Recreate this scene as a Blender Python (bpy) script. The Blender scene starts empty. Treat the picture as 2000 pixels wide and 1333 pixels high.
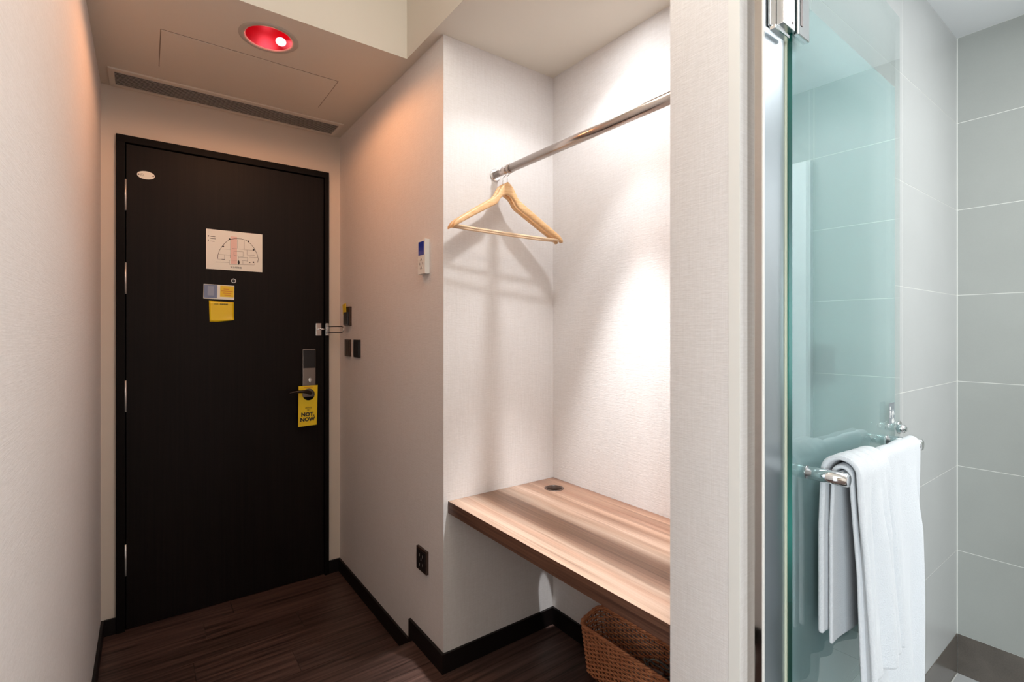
import bpy, bmesh, math, random
from mathutils import Vector, Matrix
random.seed(7)
S = bpy.context.scene
COL = S.collection
PI = math.pi
H = 1.195                                   # camera height above the hall floor

# ------------------------------------------------------------------ camera
cd = bpy.data.cameras.new('camera'); cam = bpy.data.objects.new('camera', cd); COL.objects.link(cam)
cd.sensor_width = 36.0; cd.sensor_fit = 'HORIZONTAL'
cd.lens = 971.5 / 2000 * 36.0
cd.shift_y = -17.5 / 2000
cd.clip_start = 0.02
cam.location = (0, 0, H); cam.rotation_euler = (PI/2, 0, -math.radians(36.4))
S.camera = cam
# ------------------------------------------------------------------ world, exposure
w = bpy.data.worlds.new('world'); S.world = w; w.use_nodes = True
w.node_tree.nodes['Background'].inputs[0].default_value = (0.8, 0.85, 0.9, 1)
w.node_tree.nodes['Background'].inputs[1].default_value = 0.05
vs = S.view_settings
vs.view_transform = 'Standard'; vs.look = 'None'; vs.gamma = 1.0; vs.use_curve_mapping = False
vs.exposure = 0.0
# ------------------------------------------------------------------ lights
def area(name, loc, size, power, color, target=None, sy=None):
    l = bpy.data.lights.new(name, 'AREA'); l.energy = power; l.color = color
    l.shape = 'RECTANGLE'; l.size = size; l.size_y = sy or size
    o = bpy.data.objects.new(name, l); COL.objects.link(o); o.location = loc
    if target is not None:
        d = Vector(target) - Vector(loc); o.rotation_euler = d.to_track_quat('-Z', 'Y').to_euler()
    return o
def spot(name, loc, ang, power, color, blend, radius=0.02):
    l = bpy.data.lights.new(name, 'SPOT'); l.energy = power; l.color = color
    l.spot_size = math.radians(ang); l.spot_blend = blend; l.shadow_soft_size = radius
    o = bpy.data.objects.new(name, l); COL.objects.link(o); o.location = loc
    return o
area('bedroom_top_fill', (-1.2, -3.0, 2.55), 1.6, 22, (1, 0.97, 0.93))  # soft fill added in the unseen bedroom
area('bedroom_side_fill', (-3.7, -2.0, 1.5), 2.4, 400, (0.84, 0.94, 1.0), target=(0.8, .1, 1.4), sy=1.8)  # added unseen fill from the left for the wall end, no window built
hl = bpy.data.lights.new('hall_fill_light', 'POINT'); hl.energy = 14; hl.color = (1, 0.96, 0.88); hl.shadow_soft_size = 0.16  # added fill without a fixture, brightens raised ceiling face and niche
o = bpy.data.objects.new('hall_fill_light', hl); COL.objects.link(o); o.location = (.60, .60, 2.42)
area('bathroom_ceiling_light', (1.65, -0.45, 2.24), 0.55, 24, (0.96, 0.985, 1.0), sy=0.9)
pl = bpy.data.lights.new('bathroom_fill_light', 'POINT'); pl.energy = 16; pl.color = (0.96, 0.985, 1); pl.shadow_soft_size = 0.10  # added unseen fill, lifts the bathroom ceiling and tiles
o = bpy.data.objects.new('bathroom_fill_light', pl); COL.objects.link(o); o.location = (1.55, -1.25, 1.95)
spot('niche_light_flood', (1.07, 1.07, 2.225), 134, 7.5, (.93, .97, 1), 0.3, 0.025)
area('niche_light_lens', (1.07, 1.07, 2.236), .08, 2.7, (.93, .97, 1), target=(1.07, 1.07, 0))
spot('niche_light_beam', (1.07, 1.07, 2.225), 62, 18, (.93, .97, 1), 0.35, 0.02)
spot('niche_light_core', (1.07, 1.07, 2.225), 42, 215, (.96, .98, 1), 0.6, 0.02)
spot('red_lamp_light', (.354, 1.935, 2.222), 174, 11, (1, 0.43, 0.18), 0.3, 0.03)
rl = bpy.data.lights.new('red_lamp_bulb_light', 'POINT'); rl.energy = 0.5; rl.color = (1, 0.12, 0.16); rl.shadow_soft_size = 0.02
o = bpy.data.objects.new('red_lamp_bulb_light', rl); COL.objects.link(o); o.location = (.354+.010, 1.935+.008, 2.24+.020)

# ------------------------------------------------------------------ helpers
def link(name, bm, mats, parent=None, smooth=False, loc=None, bevel=0.0, seg=2):
    me = bpy.data.meshes.new(name)
    if bevel:
        bmesh.ops.bevel(bm, geom=[e for e in bm.edges if e.calc_length() > bevel*2.2], offset=bevel, segments=seg, affect='EDGES', profile=0.7, clamp_overlap=True)
    bmesh.ops.recalc_face_normals(bm, faces=bm.faces)
    bm.to_mesh(me); bm.free()
    for m in (mats if isinstance(mats, (list, tuple)) else [mats]): me.materials.append(m)
    if smooth:
        for p in me.polygons: p.use_smooth = True
    o = bpy.data.objects.new(name, me); COL.objects.link(o)
    if parent is not None: o.parent = parent
    if loc is not None: o.location = loc
    return o
def add_box(bm, a, b, mi=0):
    xs = (a[0], b[0]); ys = (a[1], b[1]); zs = (a[2], b[2])
    v = [bm.verts.new((xs[i], ys[j], zs[k])) for i in (0,1) for j in (0,1) for k in (0,1)]
    fs = []
    for q in ((0,1,3,2), (4,6,7,5), (0,4,5,1), (2,3,7,6), (0,2,6,4), (1,5,7,3)):
        f = bm.faces.new([v[i] for i in q]); f.material_index = mi; fs.append(f)
    return fs
def box(name, a, b, m, parent=None, bevel=0.0, loc=None):
    bm = bmesh.new(); add_box(bm, a, b); return link(name, bm, m, parent, bevel=bevel, loc=loc)
def prism(name, poly, z0, z1, m, parent=None, bevel=0.0):
    bm = bmesh.new()
    lo = [bm.verts.new((x, y, z0)) for x, y in poly]; hi = [bm.verts.new((x, y, z1)) for x, y in poly]
    n = len(poly)
    bm.faces.new(lo); bm.faces.new(hi)
    for i in range(n): bm.faces.new((lo[i], lo[(i+1)%n], hi[(i+1)%n], hi[i]))
    return link(name, bm, m, parent, bevel=bevel)
def slab_hole(name, x0, x1, y0, y1, z0, z1, cx, cy, r, m, parent=None, n=48):
    bm = bmesh.new()
    outer = [bm.verts.new(p) for p in ((x0,y0,z0), (x1,y0,z0), (x1,y1,z0), (x0,y1,z0))]
    inner = [bm.verts.new((cx+r*math.cos(2*PI*i/n), cy+r*math.sin(2*PI*i/n), z0)) for i in range(n)]
    es = [bm.edges.new((outer[i], outer[(i+1)%4])) for i in range(4)] + [bm.edges.new((inner[i], inner[(i+1)%n])) for i in range(n)]
    bmesh.ops.triangle_fill(bm, use_beauty=True, edges=es)
    r_ = bmesh.ops.extrude_face_region(bm, geom=list(bm.faces))
    for v in [g for g in r_['geom'] if isinstance(g, bmesh.types.BMVert)]: v.co.z = z1
    return link(name, bm, m, parent)
def add_cyl(bm, p, q, r0, r1=None, n=24, caps=True, mi=0):
    p = Vector(p); q = Vector(q); r1 = r0 if r1 is None else r1
    d = (q-p).normalized(); a = Vector((0,0,1)) if abs(d.z) < .9 else Vector((1,0,0))
    u = d.cross(a).normalized(); v = d.cross(u)
    A = [bm.verts.new(p + (u*math.cos(2*PI*i/n)+v*math.sin(2*PI*i/n))*r0) for i in range(n)]
    B = [bm.verts.new(q + (u*math.cos(2*PI*i/n)+v*math.sin(2*PI*i/n))*r1) for i in range(n)]
    for i in range(n):
        f = bm.faces.new((A[i], A[(i+1)%n], B[(i+1)%n], B[i])); f.smooth = True; f.material_index = mi
    if caps:
        f = bm.faces.new(A); f.material_index = mi; f = bm.faces.new(B); f.material_index = mi
def cyl(name, p, q, r, m, parent=None, r1=None, n=32, bevel=0.0):
    bm = bmesh.new(); add_cyl(bm, p, q, r, r1, n)
    if bevel:
        bmesh.ops.bevel(bm, geom=[e for e in bm.edges if not all(f.smooth for f in e.link_faces)], offset=bevel, segments=3, affect='EDGES')
    return link(name, bm, m, parent)
def add_tube(bm, pts, r, n=8, closed=False, radii=None):
    pts = [Vector(p) for p in pts]; N = len(pts); rings = []
    t0 = (pts[1]-pts[0]).normalized(); a = Vector((0,0,1)) if abs(t0.z) < .9 else Vector((1,0,0))
    u = t0.cross(a).normalized()
    for i in range(N):
        if closed: t = (pts[(i+1)%N]-pts[i-1]).normalized()
        else: t = (pts[min(i+1,N-1)]-pts[max(i-1,0)]).normalized()
        u = (u - t*u.dot(t)).normalized(); v = t.cross(u)
        rr = radii[i] if radii else r
        rings.append([bm.verts.new(pts[i]+(u*math.cos(2*PI*k/n)+v*math.sin(2*PI*k/n))*rr) for k in range(n)])
    for i in range(N if closed else N-1):
        A = rings[i]; B = rings[(i+1)%N]
        for k in range(n):
            f = bm.faces.new((A[k], A[(k+1)%n], B[(k+1)%n], B[k])); f.smooth = True
    if not closed: bm.faces.new(rings[0]); bm.faces.new(rings[-1])
def tube(name, pts, r, m, parent=None, n=10, closed=False):
    bm = bmesh.new(); add_tube(bm, pts, r, n, closed); return link(name, bm, m, parent)
def lathe(name, prof, c, m, parent=None, n=48, mi=None):
    bm = bmesh.new(); rings = []
    for r, z in prof: rings.append([bm.verts.new((c[0]+r*math.cos(2*PI*i/n), c[1]+r*math.sin(2*PI*i/n), c[2]+z)) for i in range(n)])
    for j in range(len(prof)-1):
        for i in range(n):
            f = bm.faces.new((rings[j][i], rings[j][(i+1)%n], rings[j+1][(i+1)%n], rings[j+1][i])); f.smooth = True
            if mi: f.material_index = mi[j]
    return link(name, bm, m, parent)
def empty(name, loc, rz=0.0):
    o = bpy.data.objects.new(name, None); COL.objects.link(o); o.location = loc; o.rotation_euler = (0,0,rz); o.empty_display_size = 0.05
    return o
def tag(o, label, cat, group=None):
    o['label'] = label; o['category'] = cat
    if group: o['group'] = group
    return o
def st(o, label=None):
    o['kind'] = 'structure'
    return o
def text(name, s, size, m, parent, loc, rot=(PI/2,0,0), bold=0.0, ext=0.0002, align='CENTER'):
    c = bpy.data.curves.new(name, 'FONT'); c.body = s; c.size = size; c.extrude = ext; c.offset = bold
    c.align_x = align; c.align_y = 'CENTER'; c.resolution_u = 2
    t = bpy.data.objects.new(name + '_source', c); me = bpy.data.meshes.new_from_object(t)
    bpy.data.objects.remove(t); bpy.data.curves.remove(c)
    me.materials.clear(); me.materials.append(m)
    o = bpy.data.objects.new(name, me); COL.objects.link(o); o.parent = parent; o.location = loc; o.rotation_euler = rot
    return o

# ------------------------------------------------------------------ materials
def lin(r, g, b): 
    f = lambda c: (c/255/12.92) if c/255 <= .04045 else ((c/255+.055)/1.055)**2.4
    return (f(r), f(g), f(b), 1)
def mat(name, col, rough=0.5, metal=0.0, spec=0.5, **k):
    m = bpy.data.materials.new(name); m.use_nodes = True; p = m.node_tree.nodes['Principled BSDF']
    p.inputs['Base Color'].default_value = col; p.inputs['Roughness'].default_value = rough
    p.inputs['Metallic'].default_value = metal; p.inputs['Specular IOR Level'].default_value = spec
    for a, b in k.items(): p.inputs[a.replace('_', ' ')].default_value = b
    return m
def nodes(m): return m.node_tree.nodes, m.node_tree.links, m.node_tree.nodes['Principled BSDF']
def pos(m, scale, kind='pos'):
    N, L, P = nodes(m)
    if kind == 'pos': g = N.new('ShaderNodeNewGeometry'); src = g.outputs['Position']
    else: g = N.new('ShaderNodeTexCoord'); src = g.outputs['Object']
    mp = N.new('ShaderNodeMapping'); mp.inputs['Scale'].default_value = scale; L.new(src, mp.inputs[0]); return mp.outputs[0]
def noise(m, vec, scale=1.0, detail=3.0, rough=0.55):
    N, L, P = nodes(m); n = N.new('ShaderNodeTexNoise'); n.inputs['Scale'].default_value = scale; n.inputs['Detail'].default_value = detail
    n.inputs['Roughness'].default_value = rough; L.new(vec, n.inputs['Vector']); return n.outputs['Fac']
def ramp(m, fac, stops):
    N, L, P = nodes(m); r = N.new('ShaderNodeValToRGB'); e = r.color_ramp.elements
    while len(e) < len(stops): e.new(0.5)
    for i, (p_, c) in enumerate(stops): e[i].position = p_; e[i].color = c
    L.new(fac, r.inputs[0]); return r.outputs[0]
def mixc(m, a, b, fac, mode='MULTIPLY'):
    N, L, P = nodes(m); x = N.new('ShaderNodeMix'); x.data_type = 'RGBA'; x.blend_type = mode
    if isinstance(fac, float): x.inputs[0].default_value = fac
    else: L.new(fac, x.inputs[0])
    for s, i in ((a, 6), (b, 7)):
        if isinstance(s, tuple): x.inputs[i].default_value = s
        else: L.new(s, x.inputs[i])
    return x.outputs[2]
def math_(m, op, a, b=0.0):
    N, L, P = nodes(m); x = N.new('ShaderNodeMath'); x.operation = op
    for s, i in ((a, 0), (b, 1)):
        if isinstance(s, (int, float)): x.inputs[i].default_value = s
        else: L.new(s, x.inputs[i])
    return x.outputs[0]
def bump(m, h, strength, dist):
    N, L, P = nodes(m); b = N.new('ShaderNodeBump'); b.inputs['Strength'].default_value = strength; b.inputs['Distance'].default_value = dist
    L.new(h, b.inputs['Height']); L.new(b.outputs[0], P.inputs['Normal'])

def wallpaper(name, col, amt=0.09, dist=0.0010):
    m = mat(name, col, 0.75, spec=0.25); N, L, P = nodes(m)
    a = noise(m, pos(m, (18, 18, 520)), 1.0, 2); b = noise(m, pos(m, (520, 520, 14)), 1.0, 2)
    c = noise(m, pos(m, (90, 90, 260)), 1.0, 3)
    s = math_(m, 'ADD', math_(m, 'ADD', a, b), c)
    col_ = ramp(m, math_(m, 'DIVIDE', s, 3.0), [(0.38, (1-amt, 1-amt*1.15, 1-amt*1.3, 1)), (0.62, (1, 1, 1, 1))])
    L.new(mixc(m, col, col_, 1.0), P.inputs['Base Color'])
    bump(m, s, 0.35, dist); return m
M = {}
M['paper'] = wallpaper('linen_wallpaper', (0.75, 0.715, 0.70, 1))
M['paint'] = mat('cream_wall_paint', (0.66, 0.58, 0.50, 1), 0.7, spec=0.3)
bump(M['paint'], noise(M['paint'], pos(M['paint'], (60, 60, 60)), 1.0, 4), 0.1, 0.001)
M['ceil'] = mat('ceiling_paint', (0.72, 0.67, 0.59, 1), 0.8, spec=0.2)
M['whiteceil'] = mat('white_ceiling_paint', (0.86, 0.88, 0.89, 1), 0.7, spec=0.2)
M['trimpaint'] = mat('white_trim_paint', (0.74, 0.72, 0.68, 1), 0.6)

def wood_floor(name, c0, c1, rough=0.38):
    m = mat(name, c0, rough, spec=0.4); N, L, P = nodes(m)
    oi = N.new('ShaderNodeObjectInfo')
    g = N.new('ShaderNodeNewGeometry'); mp = N.new('ShaderNodeMapping'); mp.inputs['Scale'].default_value = (2.2, 60, 1)
    L.new(g.outputs['Position'], mp.inputs[0])
    cx = N.new('ShaderNodeCombineXYZ'); L.new(math_(m, 'MULTIPLY', oi.outputs['Random'], 40.0), cx.inputs[0]); L.new(cx.outputs[0], mp.inputs['Location'])
    n1 = noise(m, mp.outputs[0], 1.0, 5, 0.6)
    col = ramp(m, n1, [(0.36, c0), (0.50, tuple((c0[i]+c1[i])/2 for i in range(4))), (0.64, c1)])
    br = math_(m, 'ADD', math_(m, 'MULTIPLY', oi.outputs['Random'], 0.35), 0.78)
    cc = N.new('ShaderNodeCombineColor')
    for i in range(3): L.new(br, cc.inputs[i])
    L.new(mixc(m, col, cc.outputs[0], 1.0), P.inputs['Base Color'])
    bump(m, n1, 0.25, 0.0008); return m
M['floor'] = wood_floor('dark_wood_plank', lin(46, 32, 28), lin(96, 72, 64))
M['gap'] = mat('dark_joint', (0.01, 0.008, 0.007, 1), 0.9)
M['base'] = mat('black_brown_skirting', lin(16, 10, 9), 0.5, spec=.3)
m = mat('black_brown_door_veneer', lin(44, 34, 30), 0.5, spec=0.15); M['door'] = m
n_ = noise(m, pos(m, (140, 140, 2.5)), 1.0, 4)
nodes(m)[1].new(ramp(m, n_, [(0.3, lin(15, 11, 10)), (0.7, lin(25, 18, 16))]), nodes(m)[2].inputs['Base Color']); bump(m, n_, 0.2, 0.0005)
M['frame'] = mat('black_door_frame', lin(14, 10, 9), 0.55, spec=.12)

m = mat('striped_oak_laminate', (0.6, 0.4, 0.3, 1), 0.33, spec=0.45); M['shelf'] = m
N, L, P = nodes(m)
g = N.new('ShaderNodeNewGeometry'); sp = N.new('ShaderNodeSeparateXYZ'); L.new(g.outputs['Position'], sp.inputs[0])
wob = noise(m, pos(m, (3, 1.6, 3)), 1.0, 2)
xx = math_(m, 'ADD', sp.outputs[0], math_(m, 'MULTIPLY', math_(m, 'SUBTRACT', wob, 0.5), 0.05))
xx = math_(m, 'ADD', xx, math_(m, 'MULTIPLY', math_(m, 'SUBTRACT', 1.195, sp.outputs[2]), 0.0))
tt = math_(m, 'DIVIDE', math_(m, 'SUBTRACT', xx, 0.855), 0.50)
sts = [(.86,(214,180,156)), (.90,(216,184,162)), (.925,(196,156,132)), (.948,(220,190,168)), (.971,(186,146,122)), (1.0,(172,130,106)), (1.03,(190,150,124)), (1.06,(176,134,110)),
       (1.096,(214,184,162)), (1.13,(196,160,136)), (1.153,(212,178,156)), (1.195,(172,132,108)), (1.225,(194,156,132)), (1.26,(158,116,94)), (1.30,(184,144,120)), (1.35,(162,118,95))]
cr = ramp(m, tt, [((x-.855)/.5, tuple(k*.54 for k in lin(*c)[:3])+(1,)) for x, c in sts])
fine = noise(m, pos(m, (220, 3.0, 220)), 1.0, 4)
L.new(mixc(m, cr, ramp(m, math_(m, 'ADD', math_(m, 'MULTIPLY', fine, .5), math_(m, 'MULTIPLY', noise(m, pos(m, (48, 1.2, 48)), 1.0, 3), .5)), [(0.36, (.62,.56,.52,1)), (0.5, (.92,.9,.88,1)), (0.62, (1.15,1.15,1.15,1))]), 1.0), P.inputs['Base Color'])

m = mat('shaded_laminate_edge', lin(122, 88, 72), 0.4); M['shelfshade'] = m  # same laminate as the top, its unlit shade put into the colour
fz = noise(m, pos(m, (3, 2.5, 130)), 1.0, 4)
nodes(m)[1].new(ramp(m, fz, [(0.35, lin(76, 48, 38)), (0.65, lin(118, 84, 66))]), nodes(m)[2].inputs['Base Color'])

M['steel'] = mat('brushed_steel', (0.72, 0.72, 0.72, 1), 0.22, 1.0)
m = mat('polished_steel', (0.53, 0.50, 0.47, 1), 0.06, 1.0); M['mirror'] = m
sm = noise(m, pos(m, (9, 9, 5)), 1.0, 4)
nodes(m)[1].new(ramp(m, sm, [(0.5, (0.05,)*3+(1,)), (0.72, (0.22,)*3+(1,))]), nodes(m)[2].inputs['Roughness'])
m = mat('satin_steel', (0.43, 0.47, 0.50, 1), 0.36, 1.0); M['satin'] = m
M['chrome'] = mat('chrome', (0.82, 0.83, 0.84, 1), 0.07, 1.0)
M['rod'] = mat('satin_nickel_tube', (0.50, 0.43, 0.39, 1), 0.25, 1.0)
M['darkmetal'] = mat('dark_bronze', lin(70, 60, 56), 0.35, 0.9)
M['black'] = mat('black_plastic', (0.012, 0.012, 0.014, 1), 0.3)
M['blackmat'] = mat('black_matt', (0.01, 0.01, 0.01, 1), 0.8)
M['bronze_pl'] = mat('brown_plastic_plate', lin(58, 42, 34), 0.3)
M['white'] = mat('white_plastic', (0.78, 0.77, 0.74, 1), 0.4)
M['grille'] = mat('grey_vent_paint', (0.50, 0.46, 0.41, 1), 0.5)
M['screen'] = mat('blue_display', (0.015, 0.025, 0.16, 1), 0.15)
M['screen'].node_tree.nodes['Principled BSDF'].inputs['Emission Color'].default_value = (0.02, 0.05, 0.4, 1)
M['screen'].node_tree.nodes['Principled BSDF'].inputs['Emission Strength'].default_value = 0.12
M['paperw'] = mat('white_card', (0.86, 0.88, 0.82, 1), 0.35)
M['pink'] = mat('pink_print', lin(236, 205, 198), 0.5)
M['yellow'] = mat('yellow_card', lin(238, 205, 20), 0.4)
M['orange'] = mat('orange_print', lin(210, 120, 40), 0.5)
M['bluegrey'] = mat('blue_grey_print', lin(120, 135, 170), 0.4)
M['ink'] = mat('black_ink', (0.012, 0.01, 0.012, 1), 0.5)
M['silverlt'] = mat('satin_silver', (0.7, 0.68, 0.66, 1), 0.35, 0.6)
m = mat('beech_wood', lin(235, 190, 138), 0.35); M['beech'] = m
bn = noise(m, pos(m, (25, 60, 160), 'obj'), 1.0, 3)
nodes(m)[1].new(ramp(m, bn, [(0.3, lin(222, 170, 116)), (0.7, lin(240, 200, 152))]), nodes(m)[2].inputs['Base Color'])
M['beech2'] = mat('pale_beech_rod', lin(232, 200, 165), 0.4)
m = mat('red_reflector', (0.16, 0.0, 0.006, 1), 0.3); M['red'] = m
m = mat('red_lamp_glass', (0.9, 0.1, 0.12, 1), 0.3); M['bulb_hotspot'] = m
m.node_tree.nodes['Principled BSDF'].inputs['Emission Color'].default_value = (1, 0.20, 0.24, 1); m.node_tree.nodes['Principled BSDF'].inputs['Emission Strength'].default_value = 6
M['lens'] = mat('warm_lamp_lens', (0.9, 0.85, 0.8, 1), 0.3); M['lens'].node_tree.nodes['Principled BSDF'].inputs['Emission Color'].default_value = (1, .88, .75, 1); M['lens'].node_tree.nodes['Principled BSDF'].inputs['Emission Strength'].default_value = 6

def tile(name, c, rough, var=0.05):
    m = mat(name, c, rough, spec=0.45); N, L, P = nodes(m)
    n = noise(m, pos(m, (7, 7, 7)), 1.0, 5); n2 = noise(m, pos(m, (260, 260, 260)), 1.0, 2)
    s = math_(m, 'ADD', math_(m, 'MULTIPLY', n, 0.7), math_(m, 'MULTIPLY', n2, 0.3))
    L.new(mixc(m, c, ramp(m, s, [(0.35, (1-var,)*3+(1,)), (0.65, (1,1,1,1))]), 1.0), P.inputs['Base Color']); return m
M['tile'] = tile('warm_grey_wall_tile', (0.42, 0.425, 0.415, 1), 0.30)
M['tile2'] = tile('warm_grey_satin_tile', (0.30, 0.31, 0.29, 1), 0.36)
M['tiledark'] = tile('dark_stone_tile', lin(98, 91, 84), 0.22, 0.35)
M['tilefloor'] = tile('grey_floor_tile', (0.42, 0.43, 0.43, 1), 0.35)
M['grout'] = mat('white_grout', (0.66, 0.66, 0.62, 1), 0.8)

# glass: tinted, clear, reflective
def glass(name, tint, ior=1.5):
    m = bpy.data.materials.new(name); m.use_nodes = True; N = m.node_tree.nodes; L = m.node_tree.links; N.clear()
    out = N.new('ShaderNodeOutputMaterial'); t = N.new('ShaderNodeBsdfTransparent'); t.inputs[0].default_value = tint
    g = N.new('ShaderNodeBsdfGlossy'); g.inputs['Roughness'].default_value = 0.0; g.inputs[0].default_value = (0.95, 1, 0.98, 1)
    fr = N.new('ShaderNodeFresnel'); gg = N.new('ShaderNodeNewGeometry'); mr = N.new('ShaderNodeMapRange'); mr.inputs[3].default_value = ior; mr.inputs[4].default_value = 1/ior; L.new(gg.outputs['Backfacing'], mr.inputs[0]); L.new(mr.outputs[0], fr.inputs[0]); mx = N.new('ShaderNodeMixShader')
    L.new(fr.outputs[0], mx.inputs[0]); L.new(t.outputs[0], mx.inputs[1]); L.new(g.outputs[0], mx.inputs[2]); L.new(mx.outputs[0], out.inputs[0]); return m
M['glass'] = glass('green_tinted_glass', (0.93, 0.965, 0.965, 1))
m = mat('glass_edge', (0.0, 0.16, 0.12, 1), 0.08, spec=0.8); M['glassedge'] = m
ge = noise(m, pos(m, (1, 1, 2.2)), 1.0, 2)
nodes(m)[1].new(ramp(m, ge, [(0.40, (0.0, 0.030, 0.02, 1)), (0.60, (0.01, 0.17, 0.14, 1))]), nodes(m)[2].inputs['Base Color'])
m = bpy.data.materials.new('frosted_film'); m.use_nodes = True; N = m.node_tree.nodes; L = m.node_tree.links; N.clear(); M['film'] = m
out = N.new('ShaderNodeOutputMaterial'); d = N.new('ShaderNodeBsdfDiffuse'); d.inputs[0].default_value = (0.80, 0.90, 0.91, 1)
tr = N.new('ShaderNodeBsdfTranslucent'); tr.inputs[0].default_value = (0.84, 0.93, 0.94, 1)
rf = N.new('ShaderNodeBsdfRefraction'); rf.inputs[0].default_value = (0.88, 0.96, 0.96, 1); rf.inputs['Roughness'].default_value = 0.20; rf.inputs['IOR'].default_value = 1.05
m1 = N.new('ShaderNodeMixShader'); m1.inputs[0].default_value = 0.45; L.new(d.outputs[0], m1.inputs[1]); L.new(tr.outputs[0], m1.inputs[2])
m2 = N.new('ShaderNodeMixShader'); m2.inputs[0].default_value = 0.68; L.new(m1.outputs[0], m2.inputs[1]); L.new(rf.outputs[0], m2.inputs[2]); L.new(m2.outputs[0], out.inputs[0])
m = mat('white_terry', (0.53, 0.545, 0.565, 1), 0.95, spec=0.1, Sheen_Weight=0.3); M['terry'] = m
bump(m, noise(m, pos(m, (420, 420, 420)), 1.0, 2), 0.6, 0.002)
m = mat('brown_wicker', lin(150, 92, 60), 0.45); M['wicker'] = m
wn = noise(m, pos(m, (60, 60, 200)), 1.0, 2)
nodes(m)[1].new(ramp(m, wn, [(0.3, lin(176, 104, 66)), (0.7, lin(222, 150, 104))]), nodes(m)[2].inputs['Base Color'])
M['wickerdark'] = mat('dark_wicker', lin(110, 66, 44), 0.5)
M['navy'] = mat('navy_cloth', lin(28, 32, 70), 0.9)
M['greycord'] = mat('grey_cord', lin(120, 118, 112), 0.6)
M['whitecloth'] = mat('white_cloth', (0.72, 0.68, 0.68, 1), 0.9)

# ================================================================== SETTING
ZL = -0.085; ZC = 2.24; XR = 0.842; XL = -0.15; YD = 2.70; YN = 1.547; XB = 1.35; YS = 1.775
st(box('wall_left', (XL-.12, -.15, -.12), (XL, 2.95, 2.7), M['paper']))
wb = bmesh.new()
add_box(wb, (XL, YD, ZL), (-.1005, YD+.15, ZC)); add_box(wb, (.7815, YD, ZL), (XR, YD+.15, ZC)); add_box(wb, (-.1005, YD, .8425+H), (.7815, YD+.15, ZC))
st(link('wall_back', wb, M['paint']))
st(box('wall_right', (XR, YN, ZL), (XB, YD+.15, ZC), M['paper']))
st(box('wall_niche', (XB, .611, -.05), (XB+.12, YD+.15, ZC), M['paper']))
st(prism('wall_divider', [(XR, .466), (.866, .466), (.866, .505), (2.50, .505), (2.50, .611), (XR, .611)], -.0, ZC, M['paper']))
st(box('wall_bathroom', (2.392, -1.62, -.10), (2.50, .505, 2.30), M['trimpaint']))
st(box('wall_bathroom_rear', (.842, -1.72, -.10), (2.50, -1.60, 2.66), M['tile']))
st(box('wall_bathroom_side', (.842, -1.60, 0), (.985, -.32, ZC), M['paper']))
st(box('wall_bedroom_left', (-4.1, -4.72, -.1), (-4.0, .0, 2.7), M['paint']))  # plain wall behind the added side fill, has no window
st(box('wall_bedroom_front', (-4.0, -.15, -.1), (XL-.12, .0, 2.7), M['paper']))
st(box('wall_bedroom', (-4.0, -4.72, -.1), (3.3, -4.6, 2.7), M['paint']))
st(box('wall_bedroom_side', (3.2, -4.6, -.1), (3.3, -1.72, 2.7), M['paint']))
st(box('wall_bedroom_rear', (2.50, -1.72, -.1), (3.3, -1.62, 2.7), M['paint']))
# trim strips on the wall end beside the glass door
st(box('trim_1', (XR-.0015, .466, 0), (XR, .487, ZC), M['trimpaint']))
# ceilings
st(slab_hole('ceiling', XL, XR, 1.769, YD, ZC, 2.62, .354, 1.935, .076, M['ceil']))
st(slab_hole('ceiling', .805, XB, .505, 1.769, ZC, 2.62, 1.07, 1.07, .045, M['ceil']))
st(box('ceiling', (.805, -1.60, ZC), (.985, .505, 2.62), M['ceil']))
st(box('ceiling', (XL, -1.72, 2.60), (.805, 1.769, 2.70), M['ceil']))
st(box('ceiling', (XL, -4.6, 2.60), (3.2, -1.72, 2.70), M['ceil']))
st(box('ceiling', (-4.0, -4.6, 2.60), (XL, -.15, 2.70), M['ceil']))
st(box('ceiling', (.985, -1.60, 1.071+H), (2.5, .505, 2.40), M['whiteceil']))

# floors: dark subfloor with individual planks
def planks(parent, rows, z, th=0.012, gap=0.0012):
    for y0, y1, xa, xb in rows:
        x = xa; first = True
        cut = xa + random.uniform(0.25, 0.95)
        while x < xb - 1e-4:
            e = min(cut, xb); 
            if xb - e < 0.12: e = xb
            bm = bmesh.new(); add_box(bm, (x, y0, -th), (e - (gap if e < xb else 0), y1 - gap, 0))
            me_o = link('plank', bm, M['floor'], parent, bevel=0)
            me_o.location = (0, 0, z)
            x = e; cut = e + 1.22
f_low = st(box('floor', (XL, YS, -.16), (XR, YD+.15, ZL-.012), M['gap']))
rows = []; y = YD+.02
while y > YS + 0.001:
    y0 = max(y-.148, YS); rows.append((y0, y, XL, XR)); y = y0
planks(f_low, rows, ZL)
f_up = st(box('floor', (XL, -1.7, -.16), (XB, YS, -.0121), M['gap']))
f_up_rows = []; y = YS
while y > -.55:
    y0 = y-.148; xb = XB if (y0 > .611 and y < YN) else XR
    f_up_rows.append((y0, y, XL, xb))
    if y0 < YN < y: f_up_rows.append((y0, YN, XR, XB))
    if y0 < .611 < y: f_up_rows.append((.611, y, XR, XB))
    y = y0
planks(f_up, f_up_rows, 0)
box('plank', (XL, -1.7, -.012), (XR, y, 0), M['floor'], f_up)
st(box('floor', (XL, -4.6, -.16), (3.2, -1.7, 0), M['floor']))
st(box('floor', (-4.0, -4.6, -.16), (XL, -.15, 0), M['floor']))
# step nosing
st(box('trim_2', (XL+.0, YS, -.030), (XR, YS+.004, -.001), M['floor']))
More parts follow.
